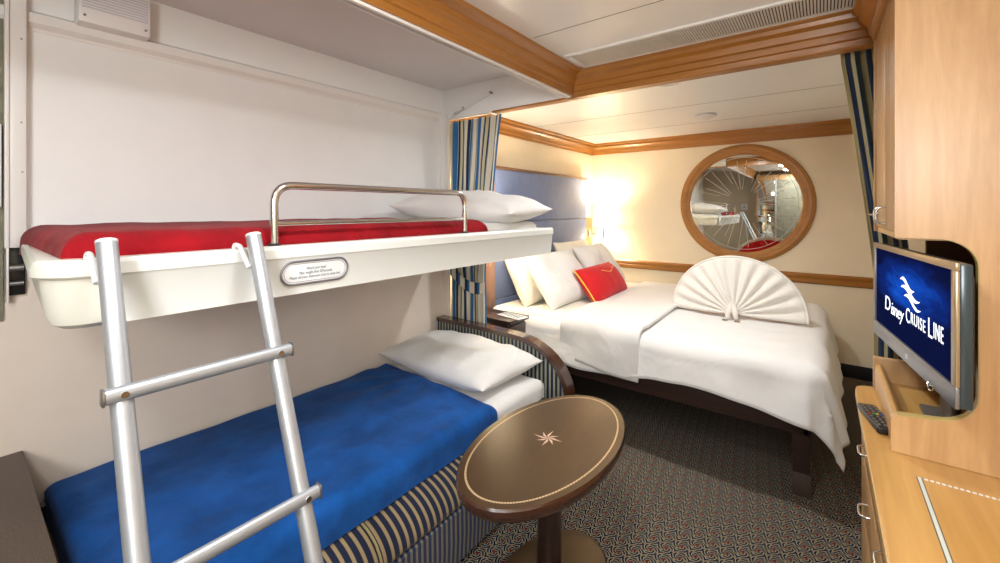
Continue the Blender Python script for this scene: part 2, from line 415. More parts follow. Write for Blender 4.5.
# bunk recess in the long wall: sill, posts
bm = B()
prism(bm, [(XL, 1.975), (XL + .004, 1.975), (XL + .006, 1.985), (XL + .022, 2.000), (XL + .024, 2.030), (XL + .004, 2.042), (XL, 2.042)], 'y', .10, 2.09)
struct('trim_bunk_recess', bm, M['trim_white'])
bm = B(); box(bm, XL, XL + .042, .116, .156, 1.255, 2.20, .004); box(bm, XL, XL + .05, .108, .118, 1.255, 2.20, .002)
struct('trim_post_near', bm, M['trim_white'])
bm = B(); box(bm, XL, XL + .028, 2.035, 2.09, 1.15, 2.03, .003); box(bm, XL, XL + .05, 2.062, 2.09, 1.15, 2.03, .003)
struct('trim_post_far', bm, M['trim_white'])
struct('trim_service_panel', bx(XL, XL + .012, -.10, .108, 1.02, 2.19, .002), M['olive'])

# ------------------------------------------------------------------ service bits near the bunk
t = thing('switch_box', (-2.08, .045, 1.38), 'white upright switch box on the olive panel at the left edge', 'switch')
obj('cover', bx(-2.088, -2.06, .045, .103, 1.385, 1.65, .004), M['label'], t)
for z in (1.42, 1.62): obj('screw', sweep(B(), [(-2.061, .090, z), (-2.057, .090, z)], .005, 10), M['steel'], t)
t = thing('bunk_reading_lamp', (-2.08, .3, 2.05), 'white slotted box lamp high on the wall above the upper bunk', 'lamp')
obj('housing', bx(-2.10, -2.015, .270, .465, 2.025, 2.17, .005), M['trim_white'], t)
bm = B()
for i in range(9): box(bm, -2.0155, -2.0135, .278, .457, 2.075 + i * .0098, 2.081 + i * .0098)
obj('louvre', bm, plain('louvre shade', (.62, .60, .66), .5), t)
for y in (.285, .450): obj('screw', sweep(B(), [(-2.016, y, 2.048), (-2.010, y, 2.048)], .004, 10), M['steel'], t)
t = thing('gas_strut', (-2.03, 2.07, 1.98), 'slim white gas strut on the panel above the left curtain', 'strut')
bm = B(); sweep(bm, [(-1.88, 2.074, 2.050), (-1.66, 2.074, 2.112)], .010, 10); obj('cylinder', bm, M['trim_white'], t)
bm = B(); sweep(bm, [(-1.97, 2.078, 2.015), (-1.86, 2.078, 2.055)], .0045, 8); obj('rod', bm, M['chrome'], t)
bm = B(); prism(bm, [(-2.05, 2.03), (-2.05, 2.06), (-1.90, 2.062), (-1.885, 2.052), (-1.90, 2.040), (-1.97, 2.035), (-2.0, 2.0), (-2.02, 1.985)], 'y', 2.070, 2.078)
obj('bracket', bm, M['trim_white'], t)
for x, z in ((-1.885, 2.050), (-1.656, 2.113)): obj('pivot', sweep(B(), [(x, 2.062, z), (x, 2.088, z)], .007, 10), M['steel'], t)
bm = B()
for y, z in ((.150, 1.66), (.150, 1.93), (.152, 1.50)): sweep(bm, [(-2.060, y - .006, z), (-2.056, y - .006, z)], .003, 8)
setp(obj('trim_post_screws', bm, M['steel']), kind='structure')

# ------------------------------------------------------------------ upper bunk
bunk = thing('pullman_bunk', (-1.64, 1.06, 1.13), 'cream moulded upper bunk folded down from the left wall', 'bunk bed')
def rrect(x0, x1, y0, y1, r, n=8):
    return [p for c in ((x1 - r, y1 - r, 0), (x0 + r, y1 - r, 90), (x0 + r, y0 + r, 180), (x1 - r, y0 + r, 270)) for p in arc(c[0], c[1], r, c[2], c[2] + 90, n)]
def tub_end(bm):
    for v in bm.verts:
        if v.co.y < .4: v.co.y += .045 * max(0, -1.25 - v.co.x) / .83
    return bm
def tub(bm, x0, x1, y0, y1, r, prof):
    rings = [[bm.verts.new((px, py, z)) for px, py in rrect(x0 + i, x1 - i, y0 + i, y1 - i, max(.01, r - i))] for i, z in prof]
    for A, C in zip(rings, rings[1:]):
        n = len(A)
        for k in range(n): bm.faces.new((A[k], A[(k + 1) % n], C[(k + 1) % n], C[k]))
    bm.faces.new(rings[0][::-1]); bm.faces.new(rings[-1])
    bmesh.ops.recalc_face_normals(bm, faces=bm.faces); return bm
obj('shell', tub_end(tub(B(), -2.09, -1.188, .098, 2.035, .085,
    [(.075, 1.128), (.045, 1.130), (.030, 1.140), (.022, 1.160), (.012, 1.236), (.004, 1.239), (0, 1.243), (0, 1.258), (.003, 1.270), (.010, 1.276), (.040, 1.277), (.050, 1.270), (.055, 1.20)])), M['bunk'], bunk, 30)
bm = B(); prism(bm, [(-1.206, 1.138), (-1.199, 1.136), (-1.188, 1.238), (-1.183, 1.244), (-1.183, 1.268), (-1.190, 1.277), (-1.215, 1.277)], 'y', .205, 2.035)
obj('fascia', bm, plain('white fascia', (.75, .765, .74), .3, nz=.01), bunk)
obj('hinge_recess', bx(-2.099, -2.085, .112, .155, 1.10, 1.254, .001), M['tvblack'], bunk)
obj('hinge_plate', bx(-2.088, -2.055, .112, .118, 1.08, 1.26, .002), M['trim_white'], bunk)
obj('hinge_pin', sweep(B(), [(-2.07, .119, 1.19), (-2.07, .150, 1.19)], .012, 12), M['steel'], bunk)
obj('hinge_pin', sweep(B(), [(-2.07, .119, 1.14), (-2.07, .150, 1.14)], .007, 12), M['steel'], bunk)
# guard rail
gr = fillet([(-1.225, .557, 1.262), (-1.225, .557, 1.448), (-1.225, 1.352, 1.448), (-1.225, 1.352, 1.262)], .055, 8)
gl = obj('guard_rail', sweep(B(), gr, .0115, 14), M['chrome'], bunk, 60)
obj('crossbar', sweep(B(), [(-1.225, .557, 1.338), (-1.225, 1.352, 1.338)], .0075, 12), M['chrome'], gl, 60)
for y in (.557, 1.352): obj('socket', lathe(B(), [(.018, 1.268), (.018, 1.278), (.013, 1.284)], (-1.225, y), 16), M['rubber'], gl)
# notice plate
t = thing('notice_plate', (-1.183, .66, 1.20), 'small oval notice plate with a chrome rim on the bunk fascia', 'sign')
def onfront(bm, yc, zc, off):   # mesh drawn in (x right, y up) -> stuck on the leaning fascia front, reading left to right for increasing y
    for v in bm.verts:
        a, b, c = v.co
        zz = zc + b
        v.co = Vector((-1.1985 + (zz - 1.136) * (.0105 / .102) + off + c, yc + a, zz))
    return bm
def stadium(w, h, n=10): return arc(w / 2 - h / 2, 0, h / 2, -90, 90, n) + arc(-w / 2 + h / 2, 0, h / 2, 90, 270, n)
def flatpoly(pts, z0, z1): return prism(B(), pts, 'z', z0, z1)
YP, ZP = .662, 1.197
obj('plate', onfront(flatpoly(stadium(.205, .066), 0, .002), YP, ZP, 0.0005), M['label'], t)
bm = sweep(B(), [(p[0], p[1], .002) for p in stadium(.205, .066)], .0035, 8, closed=True)
sweep(bm, [(p[0], p[1], .0022) for p in stadium(.190, .052)], .0009, 6, closed=True)
obj('rim', onfront(bm, YP, ZP, 0.0005), plain('pewter rim', (.36, .36, .42), .3, .8), t)
for k, (s, dz) in enumerate((('Watch your head.', .009), ('Max. weight limit 220 pounds.', -.003), ('Please call your Stateroom Host to close bed.', -.015))):
    obj('lettering', onfront(text_mesh(s, .0118, .0002, .72, .15), YP, ZP + dz - .002, .003), M['ink'], t, 0)
# bunk mattress
def slab(x0, x1, y0, y1, z0, z1, r=.04, nx=40, ny=60, amp=.006, sc=5, seed=0, rz=None, sagfun=None):
    """soft rounded mattress/blanket: a top skin that rolls over its edges"""
    rz = rz or r
    def f(u, v):
        X = x0 + (x1 - x0) * u; Y = y0 + (y1 - y0) * v
        return X, Y
    bm = B()
    def coords(n, a, b):
        base = []
        L = b - a
        # extra rows for the edge roll
        for k in range(4): base.append((a, z0 + (z1 - rz - z0) * k / 4, 0))
        for k in range(7):
            t = math.radians(90 * k / 6); base.append((a + r * (1 - math.cos(t)), z1 - rz + rz * math.sin(t), 1))
        for k in range(1, n): base.append((a + r + (L - 2 * r) * k / n, z1, 2))
        for k in range(7):
            t = math.radians(90 - 90 * k / 6); base.append((b - r * (1 - math.cos(t)), z1 - rz + rz * math.sin(t), 1))
        for k in range(3, -1, -1): base.append((b, z0 + (z1 - rz - z0) * k / 4, 0))
        return base
    A = coords(nx, x0, x1); C = coords(ny, y0, y1)
    V = []
    for (x, zx, kx) in A:
        row = []
        for (y, zy, ky) in C:
            z = min(zx, zy)
            n = fbm(x + seed, y, seed, sc) + .5 * fbm(x + seed, y, seed + 3, sc * 2.3)
            k = 1 if z > z1 - rz * .5 else .4
            dz = amp * n * k
            if sagfun: dz += sagfun(x, y) * (1 if z > z1 - rz else 0)
            cx = (x0 + x1) / 2; cy = (y0 + y1) / 2
            m = amp * .8 * fbm(y * 1.5, z * 2 + x, seed + 9, sc)
            row.append(bm.verts.new((x + (m if kx == 0 else 0), y + (m if ky == 0 else 0), z + (dz if z > z0 + .001 else 0))))
        V.append(row)
    for i in range(len(A) - 1):
        for j in range(len(C) - 1):
            bm.faces.new((V[i][j], V[i + 1][j], V[i + 1][j + 1], V[i][j + 1]))
    bmesh.ops.remove_doubles(bm, verts=bm.verts, dist=.0004)
    bmesh.ops.recalc_face_normals(bm, faces=bm.faces)
    return bm
setp(obj('bunk_mattress', slab(-2.03, -1.255, .165, 1.975, 1.205, 1.312, .035, 12, 30, .002), M['white'], smooth=60),
     'thin white mattress lying in the upper bunk', 'mattress')
setp(obj('red_blanket', slab(-2.045, -1.243, .140, 1.535, 1.235, 1.330, .055, 24, 50, .006, 6, 3), M['red'], smooth=60),
     'red fleece blanket spread over the upper bunk', 'blanket')

def pillow(w, d, t, seed=0, n=36, pinch=.055, wr=.012, pw=2.4):
    """cushion in the x/y plane, centre at the origin"""
    def mk(sgn):
        def f(a, b):
            u = 2 * a - 1; v = 2 * b - 1
            cu = math.sin(u * PI / 2); cv = math.sin(v * PI / 2)
            h = max(0, (1 - abs(cu) ** pw)) ** .55 * max(0, (1 - abs(cv) ** pw)) ** .55
            ex = 1 - pinch * (1 - abs(cv) ** 2) * abs(cu) ** 3 * 1; ey = 1 - pinch * (1 - abs(cu) ** 2) * abs(cv) ** 3
            x = cu * w / 2 * ex; y = cv * d / 2 * ey
            wv = wr * (fbm(x * 6 + seed, y * 6, seed * 1.7) + .6 * fbm(x * 13 + seed, y * 13, seed + 5)) * h ** .5
            return Vector((x, y, sgn * (t / 2 * h) + wv * (1 if sgn > 0 else .3)))
        return f
    bm = grid(n, n, mk(1)); b2 = grid(n, n, mk(-1))
    merge(bm, b2); bmesh.ops.remove_doubles(bm, verts=bm.verts, dist=.0006)
    bmesh.ops.recalc_face_normals(bm, faces=bm.faces)
    return bm
def place(bm, loc, rx=0, ry=0, rz=0):
    mt = Matrix.Translation(loc) @ Matrix.Rotation(math.radians(rz), 4, 'Z') @ Matrix.Rotation(math.radians(ry), 4, 'Y') @ Matrix.Rotation(math.radians(rx), 4, 'X')
    bmesh.ops.transform(bm, matrix=mt, verts=bm.verts); return bm
def put_pillow(name, label, mat, w, d, t, loc, rx, ry, rz, seed, cat='pillow', group=None, **k):
    return setp(obj(name, place(pillow(w, d, t, seed, **k), loc, rx, ry, rz), mat, smooth=75), label, cat, group)
put_pillow('pillow', 'white pillow lying on the upper bunk beside the curtain', M['white'], .84, .44, .17, (-1.59, 1.79, 1.390), 3, 3, 4, 1, wr=.02, pw=3.2)

# ------------------------------------------------------------------ ladder
lad = thing('bunk_ladder', (-.60, .33, 0), 'silver tubular ladder hooked on the front of the upper bunk', 'ladder')
LX = lambda z: -1.140 + .43 * (1.3 - z)
for y in (.194, .470):
    r_ = obj('side_rail', sweep(B(), [(LX(.015), y, .015), (LX(1.312), y, 1.312)], .0175, 20), M['alu'], lad, 50)
    obj('rubber_foot', sweep(B(), [(LX(.0), y, .0), (LX(.03), y, .03)], .020, 16), M['rubber'], r_)
    obj('end_cap', sweep(B(), [(LX(1.311), y, 1.311), (LX(1.316), y, 1.316)], .0178, 20), plain('grey cap', (.7, .72, .72), .4), r_)
    bm = B(); sweep(bm, fillet([(LX(1.24) - .01, y - .018, 1.235), (-1.178, y - .018, 1.285), (-1.215, y - .018, 1.288), (-1.215, y - .018, 1.262)], .012, 4), .006, 8)
    obj('hook', bm, M['trim_white'], r_)
for z in (1.045, .757, .469, .181):
    x = LX(z) + .020
    bm = B(); sweep(bm, [(x, .168, z), (x, .496, z)], .0145, 16, ry=.011)
    rg = obj('rung', bm, M['alu'], lad, 50)
    for y in (.163, .496): obj('rung_cap', bx(x - .0115, x + .0115, y, y + .005, z - .0150, z + .0150, .004), M['steel'], rg)
    for y in (.194, .470): obj('screw', sweep(B(), [(x + .010, y, z), (x + .0125, y, z)], .006, 12), M['chrome'], rg)

# ------------------------------------------------------------------ sofa bed
sofa = thing('sofa_bed', (-1.6, 1.1, 0), 'navy and tan striped sofa made up as a bed along the left wall', 'sofa bed')
obj('base', prism(B(), [(-2.09, .02), (-1.115, .02), (-1.105, .03), (-1.100, .12), (-1.102, .222), (-1.11, .228), (-2.09, .228)], 'y', .17, 1.995), M['sofa_low'], sofa)
prof = [(-2.09, .230), (-1.112, .230)] + [(-1.25 + .148 * math.cos(math.radians(a)), .243 + .100 * math.sin(math.radians(a))) for a in range(0, 91, 6)] + [(-2.09, .343)]
def seatpart(y0, y1):
    bm = prism(B(), prof, 'y', y0, y1)
    return bm
obj('seat_cushion', seatpart(.832, 1.99), M['sofa_y'], sofa, 50)
obj('seat_cushion', seatpart(.17, .826), M['sofa_y'], sofa, 50)
pip = [(p[0] + (.003 if p[0] > -1.2 else 0), .829, p[1] + (.003 if p[1] > .3 else 0)) for p in prof[1:-1]]
obj('piping', sweep(B(), pip, .0045, 8), plain('gold piping', (.30, .24, .10), .7), sofa)
# end panel with curved trim
outl = [(-2.085, .02), (-1.105, .02), (-1.105, .30)]
cv = [(-1.105 - .30 * (1 - math.cos(math.radians(a))) , .30 + .315 * math.sin(math.radians(a))) for a in range(10, 91, 10)]
cv = [(-1.105 - .34 * (1 - math.cos(math.radians(a))), .33 + .285 * math.sin(math.radians(a)) ** .95) for a in range(0, 91, 9)]
top = cv + [(-1.65, .622), (-2.085, .620)]
obj('end_panel', prism(B(), [(-2.085, .02), (-1.105, .02)] + top, 'y', 2.030, 2.085), M['sofa_x'], sofa)
ot = [(-1.105 + .03, .02)] + [(-1.105 + .03 - .37 * (1 - math.cos(math.radians(a))), .33 + .312 * math.sin(math.radians(a)) ** .95) for a in range(0, 91, 9)] + [(-1.65, .646), (-2.085, .645)]
obj('end_trim', prism(B(), ot + [(-2.085, .620), (-1.65, .621)] + cv[::-1] + [(-1.105, .02)], 'y', 2.018, 2.092), M['brown_edge'], sofa, 50)
# mattress + blanket
setp(obj('sofa_mattress', slab(-2.085, -1.215, .225, 1.992, .345, .448, .045, 20, 40, .004, 5, 2), M['white'], smooth=60),
     'white fitted mattress on the striped sofa bed', 'mattress')
def sag(x, y): return -.010 * max(0, (-1.75 - x)) / .3 - .004 * math.exp(-((y - .9) / .4) ** 2)
bm = slab(-2.092, -1.203, .198, 1.585, .347, .474, .05, 40, 70, .006, 4, 5, sagfun=sag)
for v in bm.verts:      # hem slants a little and a few folds run away from the pillow
    if v.co.y > 1.2: v.co.y += (.06 * (-1.2 - v.co.x) / .9 - .03) * (v.co.y - 1.2) / .385
    d = math.hypot(v.co.x + 1.75, v.co.y - 1.62)
    if v.co.z > .44: v.co.z += .006 * math.sin(math.atan2(v.co.y - 1.62, v.co.x + 1.75) * 14) * math.exp(-((d - .3) / .16) ** 2)
setp(obj('blue_blanket', bm, M['blue'], smooth=60), 'royal blue fleece blanket over the lower sofa bed', 'blanket')
put_pillow('pillow', 'white pillow lying at the head of the blue sofa bed', M['white'], .84, .50, .20, (-1.665, 1.785, .528), 1, -.5, -3, 4, wr=.020, pw=2.8)
t = bx(-2.075, -1.99, .192, .195, .36, .44)
# small marks on the blanket end
bm = B()
for k in range(5):
    z = .30 + k * .026
    sweep(bm, [(-1.99 + .008 * math.cos(a), .178, z + .007 * math.sin(a)) for a in (0, 1, 2, 3, 4, 5)], .0022, 6, closed=(k % 2 == 0))
box(bm, -2.005, -1.975, .179, .184, .285, .43)
for f in bm.faces: f.material_index = 0
bm2 = B(); box(bm2, -2.005, -1.975, .180, .190, .285, .43)
t = thing('laundry_tag', (-1.99, .185, .285), 'narrow tag with white marks at the near end of the blue blanket', 'tag')
obj('ribbon', bm2, M['black'], t); bm.free()
bm = B()
for k in range(5):
    z = .30 + k * .027
    sweep(bm, [(-1.99 + .008 * math.cos(a), .178, z + .007 * math.sin(a)) for a in (0, 1, 2, 3, 4, 5)], .002, 6, closed=(k % 2 == 0))
obj('marks', bm, M['label'], t)

# ------------------------------------------------------------------ low dark cabinet at the near end of the sofa
t = thing('side_cabinet', (-1.7, -.1, 0), 'dark speckled laminate cabinet at the near end of the sofa bed', 'cabinet')
obj('top', bx(-2.095, -1.25, -.42, .150, .560, .585, .003), M['laminate'], t)
obj('body', bx(-2.09, -1.27, -.41, .140, .03, .560), M['laminate'], t)
d_ = obj('door', bx(-1.269, -1.255, -.40, .130, .06, .55, .003), M['brown'], t)
obj('door_handle', sweep(B(), fillet([(-1.256, .04, .42), (-1.235, .04, .42), (-1.235, .04, .50), (-1.256, .04, .50)], .01, 4), .004, 8), M['chrome'], d_)

# ------------------------------------------------------------------ oval table
CX, CY = -.783, 1.318
tab = thing('oval_table', (CX, CY, 0), 'dark oval cocktail table with a star inlay beside the sofa bed', 'table')
tp = obj('tabletop', lathe(B(), [(.93, .503), (.965, .506), (.99, .516), (1.0, .530), (.998, .544), (.985, .5500), (.0005, .5502)], (CX, CY), 96, .233, .422), [M['brown_gloss'], M['brown_edge']], tab, 30)
for p in tp.data.polygons:
    c = p.center
    if p.normal.z < .93: p.material_index = 1
bm = B()
n = 180
for k in range(n):
    a0 = 2 * PI * k / n; a1 = 2 * PI * (k + .72) / n
    q = [bm.verts.new((CX + .233 * s * math.cos(a), CY + .422 * s2 * math.sin(a), .5507)) for s, s2, a in ((.872, .918, a0), (.886, .926, a0), (.886, .926, a1), (.872, .918, a1))]
    bm.faces.new(q)
for s1, s2, t1, t2 in ((.867, .9145, .871, .917), (.887, .927, .891, .930)):
    V = [[bm.verts.new((CX + .233 * a * math.cos(2 * PI * k / n), CY + .422 * b * math.sin(2 * PI * k / n), .5506)) for k in range(n)] for a, b in ((s1, s2), (t1, t2))]
    for k in range(n): bm.faces.new((V[0][k], V[1][k], V[1][(k + 1) % n], V[0][(k + 1) % n]))
bmesh.ops.recalc_face_normals(bm, faces=bm.faces)
obj('inlay_border', bm, M['inlay'], tp, 0)
bm = B()
for k in range(8):
    a = 2 * PI * k / 8 + .15; R = .056 if k % 2 == 0 else .044
    c = bm.verts.new((CX - .006, CY, .5508)); tip = bm.verts.new((CX - .006 + R * math.cos(a), CY + R * math.sin(a), .5508))
    b = bm.verts.new((CX - .006 + .021 * math.cos(a + .45), CY + .021 * math.sin(a + .45), .5508))
    bm.faces.new((c, tip, b))
obj('star_inlay', bm, plain('pink beige inlay', (.66, .45, .33), .4), tp, 0)
obj('apron', lathe(B(), [(.5, .50), (.5, .516)], (CX, CY), 40, .2, .36), M['brown_edge'], tab)
obj('column', lathe(B(), [(.046, .03), (.044, .05), (.042, .48), (.055, .505)], (CX, CY), 32), M['brown'], tab, 40)
obj('foot_plate', lathe(B(), [(.97, 0), (1, .006), (1, .022), (.97, .030), (.001, .0305)], (CX, CY), 72, .185, .30), [M['brown_gloss'], M['brown_edge']], tab, 30)
fp = tab.children[-1]
for p in fp.data.polygons:
    if p.normal.z < .9: p.material_index = 1
for p in fp.data.polygons:
    if p.normal.z >= .9: p.material_index = 0

# ------------------------------------------------------------------ curtains
def curtain(name, xs, zs, y, folds, amp, mat, label, nx=140, nz=50, seed=0):
    """xs(z) -> (x0, x1)"""
    def f(u, v):
        z = zs[0] + (zs[1] - zs[0]) * v
        x0, x1 = xs(z); wdt = x1 - x0
        ph = 2 * PI * folds * u + .7 * math.sin(3 * u * PI + seed)
        a = amp * (.7 + .3 * math.sin(9 * u + seed)) * (1 + .15 * math.sin(z * 3))
        return Vector((x0 + wdt * (u + .012 * math.sin(2 * ph)), y + a * math.sin(ph) + .004 * math.sin(z * 9 + u * 20), z))
    o = obj(name, grid(nx, nz, f, uv=True), mat, smooth=80); solid(o, .002)
    return setp(o, label, 'curtain')
def lx(z):
    if z > .95: k = min(1, (z - .95) / 1.04); return (-2.065, -1.745 + .13 * k ** 1.1)
    return (-2.055, -1.745 + .02 * (0.95 - z))
curtain('striped_curtain', lx, (.02, 1.983), 2.132, 8, .019, M['curtain'], 'navy and cream striped curtain tied back beside the bunk')
def fband(u, v):
    x = -2.065 + .335 * u; z = .86 + .06 * math.sin(u * PI * .5 + PI) * -1 * 0 + .97 - .86 - .10 * math.sin(u * PI) * .3 + .07 * (1 - u) * 0
    zc = .99 - .13 * math.sin(min(1, u * 1.05) * PI * .62)
    return Vector((x, 2.105 - .008 * math.sin(u * PI), zc + .075 * (v - .5)))
o = obj('curtain_tieback', grid(30, 6, fband, uv=True), M['band'], smooth=80); solid(o, .003)
setp(o, 'checked cloth tieback around the left curtain', 'tieback')
def rx_(z):
    if z > 1.15: k = (z - 1.15) / .84; return (.155 - .105 * k ** 1.1, .235 - .05 * k)
    return (.165, .30)
def rxx(z):
    k = max(0, min(1, (z - 1.10) / .88))
    return (.160 - .102 * k ** 1.15, .27 - .09 * k)
curtain('striped_curtain', rxx, (.02, 2.005), 2.17, 2.3, .020, M['curtain_r'], 'dark striped curtain hanging beside the television cabinet', 80, 50, 2)

# ------------------------------------------------------------------ bed
bed = thing('double_bed', (-1.0, 3.3, 0), 'double bed with a dark wooden frame below the round mirror', 'bed')
obj('mattress', bx(-1.98, -.02, 2.525, 4.13, .41, .612, .05, 4), M['white'], bed)
obj('side_rail', bx(-2.0, -.045, 2.47, 2.505, .30, .425, .006), M['brown'], bed)
obj('side_rail', bx(-2.0, -.045, 4.14, 4.17, .30, .425, .006), M['brown'], bed)
obj('foot_rail', bx(-.075, -.04, 2.47, 4.17, .30, .425, .006), M['brown'], bed)
obj('slat_base', bx(-1.98, -.06, 2.50, 4.14, .37, .41), M['brown'], bed)
for x, y in ((-.115, 2.485), (-.115, 4.09), (-1.90, 2.485), (-1.90, 4.09)):
    l_ = obj('leg', bx(x, x + .072, y, y + .072, .11, .40, .003), M['brown'], bed)
    obj('foot', bx(x - .002, x + .074, y - .002, y + .074, 0, .11, .003), plain('brown plastic foot', (.075, .050, .040), .5), l_)
# linen: a sheet draped over mattress, foot and sides
def drape(x0, x1, y0, y1, ztop, ov_x0, ov_x1, ov_y0, ov_y1, r, nx, ny, seed, folds, amp=.006, flare=.10, hemf=None):
    def f(u, v):
        X = x0 - ov_x0 + (x1 - x0 + ov_x0 + ov_x1) * u
        oy0 = ov_y0 * (hemf(X) if hemf else 1)
        Y = y0 - oy0 + (y1 - y0 + oy0 + ov_y1) * v
        ex = 0; ey = 0
        cx = min(max(X, x0), x1 if ov_x1 > 0 else X); cy = min(max(Y, y0), y1)
        if ov_x1 > 0: ex = max(0, X - x1)
        ey = (Y - y1) if Y > y1 else (Y - y0 if Y < y0 else 0)
        d = math.hypot(ex, ey)
        n = amp * (fbm(X * 3 + seed, Y * 3, seed) + .6 * fbm(X * 7 + seed, Y * 7, seed + 2))
        if d == 0: return Vector((X, Y, ztop + n))
        dx, dy = ex / d, ey / d
        q = PI / 2 * r
        if d < q: a = d / r; h = r * math.sin(a); z = ztop - r * (1 - math.cos(a))
        else: h = r + (d - q) * flare; z = ztop - r - (d - q) * .985
        s = (X * 1.0 if abs(dy) > abs(dx) else Y * 1.0) + math.atan2(dx, abs(dy)) * .35
        fo = folds * min(1, max(0, d - .04) / .15) * (math.sin(s * 11 + seed + d * 6 * math.sin(s * 4)) + .4 * math.sin(s * 23 + seed * 2))
        h += fo
        return Vector((cx + dx * h, cy + dy * h, z + n * .6))
    return grid(nx, ny, f)
def hem1(X): return 1.0 + .10 * math.sin(X * 5 + 1) + .06 * min(1, max(0, (X + .6) / .4))
bm = drape(-1.975, -.055, 2.545, 4.11,   .632, 0, .37, .285, .20, .085, 130, 110, 2, .010, .009, .24, hemf=hem1)
o = obj('bed_sheet', bm, M['sheet'], smooth=80); solid(o, .006, 1); setp(o, 'white top sheet hanging over the foot of the double bed', 'sheet')
def hem2(X): return .86 + .22 * (X + 1.40) / .55
bm = drape(-1.37, -.85, 2.530, 4.12, .654, 0, 0, .305, .2, .07, 60, 110, 6, .013, .010, hemf=hem2)
for v in bm.verts:     # the folded edge bows towards the foot
    if v.co.x > -.95: pass
o = obj('folded_duvet', bm, M['sheet'], smooth=80); solid(o, .022, 1); setp(o, 'thick white duvet folded across the middle of the double bed', 'duvet')
bm = drape(-1.96, -1.38, 2.55, 4.12, .640, 0, 0, .24, .2, .055, 60, 110, 9, .014, .004, hemf=lambda X: 1 - .4 * max(0, (-1.6 - X)) / .4)
o = obj('fitted_sheet', bm, M['cream_cotton'], smooth=80); solid(o, .006, 1); setp(o, 'ivory sheet crumpled beside the pillows of the double bed', 'sheet')

# headboard
hb = thing('headboard', (-2.07, 3.4, .3), 'blue upholstered headboard panels on the wall behind the double bed', 'headboard')
for z0, z1 in ((.30, .66), (.665, .965), (.97, 1.275), (1.28, 1.700)):
    obj('upholstered_panel', bx(-2.095, -2.048, 2.62, 4.235, z0, z1, .008, 3), M['hb_blue'], hb)
obj('top_cap', bx(-2.098, -2.040, 2.56, 4.245, 1.700, 1.722, .004), wood('brown cap', (.22, .11, .055), (.15, .07, .035), 'y'), hb)
obj('side_strip', bx(-2.098, -2.045, 2.56, 2.618, .30, 1.70, .004), plain('pinkish brown strip', (.32, .19, .14), .5), hb)
# pillows on the double bed
put_pillow('pillow', 'ivory pillow nearest the camera, against the headboard', M['cream_cotton'], 0.66, .46, .20, (-1.86, 2.93, .85), 62, 0, 90, 11, pinch=.06, pw=3.0, wr=.02)
put_pillow('pillow', 'white pillow leaning on the ivory one nearest the camera', M['white'], 0.68, .46, .20, (-1.665, 2.99, .835), 56, 0, 88, 12, pinch=.06, pw=3.0, wr=.02)
put_pillow('pillow', 'ivory pillow farther from the camera, against the headboard near the lamp', M['cream_cotton'], .66, .47, .17, (-1.86, 3.70, .86), 64, 0, 90, 13, pinch=.06, pw=3.0, wr=.02)
put_pillow('pillow', 'white pillow behind the right end of the red cushion', M['white'], .68, .47, .18, (-1.66, 3.73, .845), 56, 0, 92, 14, pinch=.06, pw=3.0, wr=.02)
# red cushion
t = thing('red_cushion', (-1.47, 3.35, .66), 'small red lumbar cushion with yellow piping on the double bed', 'cushion')
cm = lambda: Matrix.Translation((-1.465, 3.34, .772)) @ Matrix.Rotation(math.radians(91), 4, 'Z') @ Matrix.Rotation(math.radians(52), 4, 'X')
bm = pillow(.70, .31, .20, 21, pinch=.05, wr=.005); bmesh.ops.transform(bm, matrix=cm(), verts=bm.verts)
cu_ = obj('cushion_cover', bm, M['redc'], t, 75)
def cside(s):
    P_ = []
    for k in range(13):
        v = -1 + 2 * k / 12; cv_ = math.sin(v * PI / 2)
        P_.append(cm() @ Vector((s * .35 * (1 - .05 * (1 - cv_ ** 2)), cv_ * .155, .003)))
    return P_
for s in (-1, 1): obj('piping', sweep(B(), cside(s), .006, 8), M['gold'], cu_, 60)
P_ = []
for k in range(21):
    u = k / 20; x = -.10 + .34 * u; y = .055 + .022 * math.sin(u * 2 * PI * 1.0 + 2.6)
    cu2 = x / .35; cv2 = y / .155
    P_.append(cm() @ Vector((x, y, .10 * (1 - abs(cu2) ** 2.4) ** .55 * (1 - abs(cv2) ** 2.4) ** .55 + .001)))
obj('stitched_line', sweep(B(), P_, .0045, 6), plain('orange stitching', (.85, .38, .12), .6), cu_, 60)

# towel fan
fan = thing('towel_fan', (-.48, 3.24, .64), 'white towel pleated into an upright fan on the double bed', 'folded towel')
NP = 13
def ffan(u, v):
    th = math.radians(-6 + 192 * u); R = .035 + .365 * v
    pl = math.cos(u * NP * 2 * PI)
    depth = .015 * pl * math.sin(PI * min(1, v * 1.0) * .80) ** .8 * (1 - .75 * v ** 6) + .006
    x = -.478 - math.cos(th) * R * (1.0 if math.cos(th) > 0 else 1.02)
    z = .672 + max(math.sin(th) * R * .95, -.012) 
    y = 3.20 + .02 + depth + .05 * v * math.sin(th) + .05 * (1 - math.sin(max(0, th))) * 0
    # the ends lie back on the bed
    y += .05 * abs(math.cos(th)) ** 3 * v
    return Vector((x, y, z))
o = obj('pleats', grid(NP * 12, 16, ffan), M['towel'], fan, 80); solid(o, .008)
bm = B()
for dx in (-.017, .017):
    sweep(bm, [(-.478 + dx * 1.5, 3.168, .650), (-.478 + dx * 1.2, 3.170, .69), (-.478 + dx * .7, 3.180, .725), (-.478 + dx * .5, 3.195, .75)], [.012, .019, .016, .006], 12)
obj('knot', bm, M['towel'], fan, 60)
o = obj('red_lining', grid(60, 8, lambda u, v: ffan(u, v * .93) + Vector((0, .034, 0))), M['redc'], fan, 80); solid(o, .004)
P_ = [ffan(k / 120, 1.0) for k in range(121)]
obj('rolled_edge', sweep(B(), P_, .008, 8), M['towel'], fan, 60)
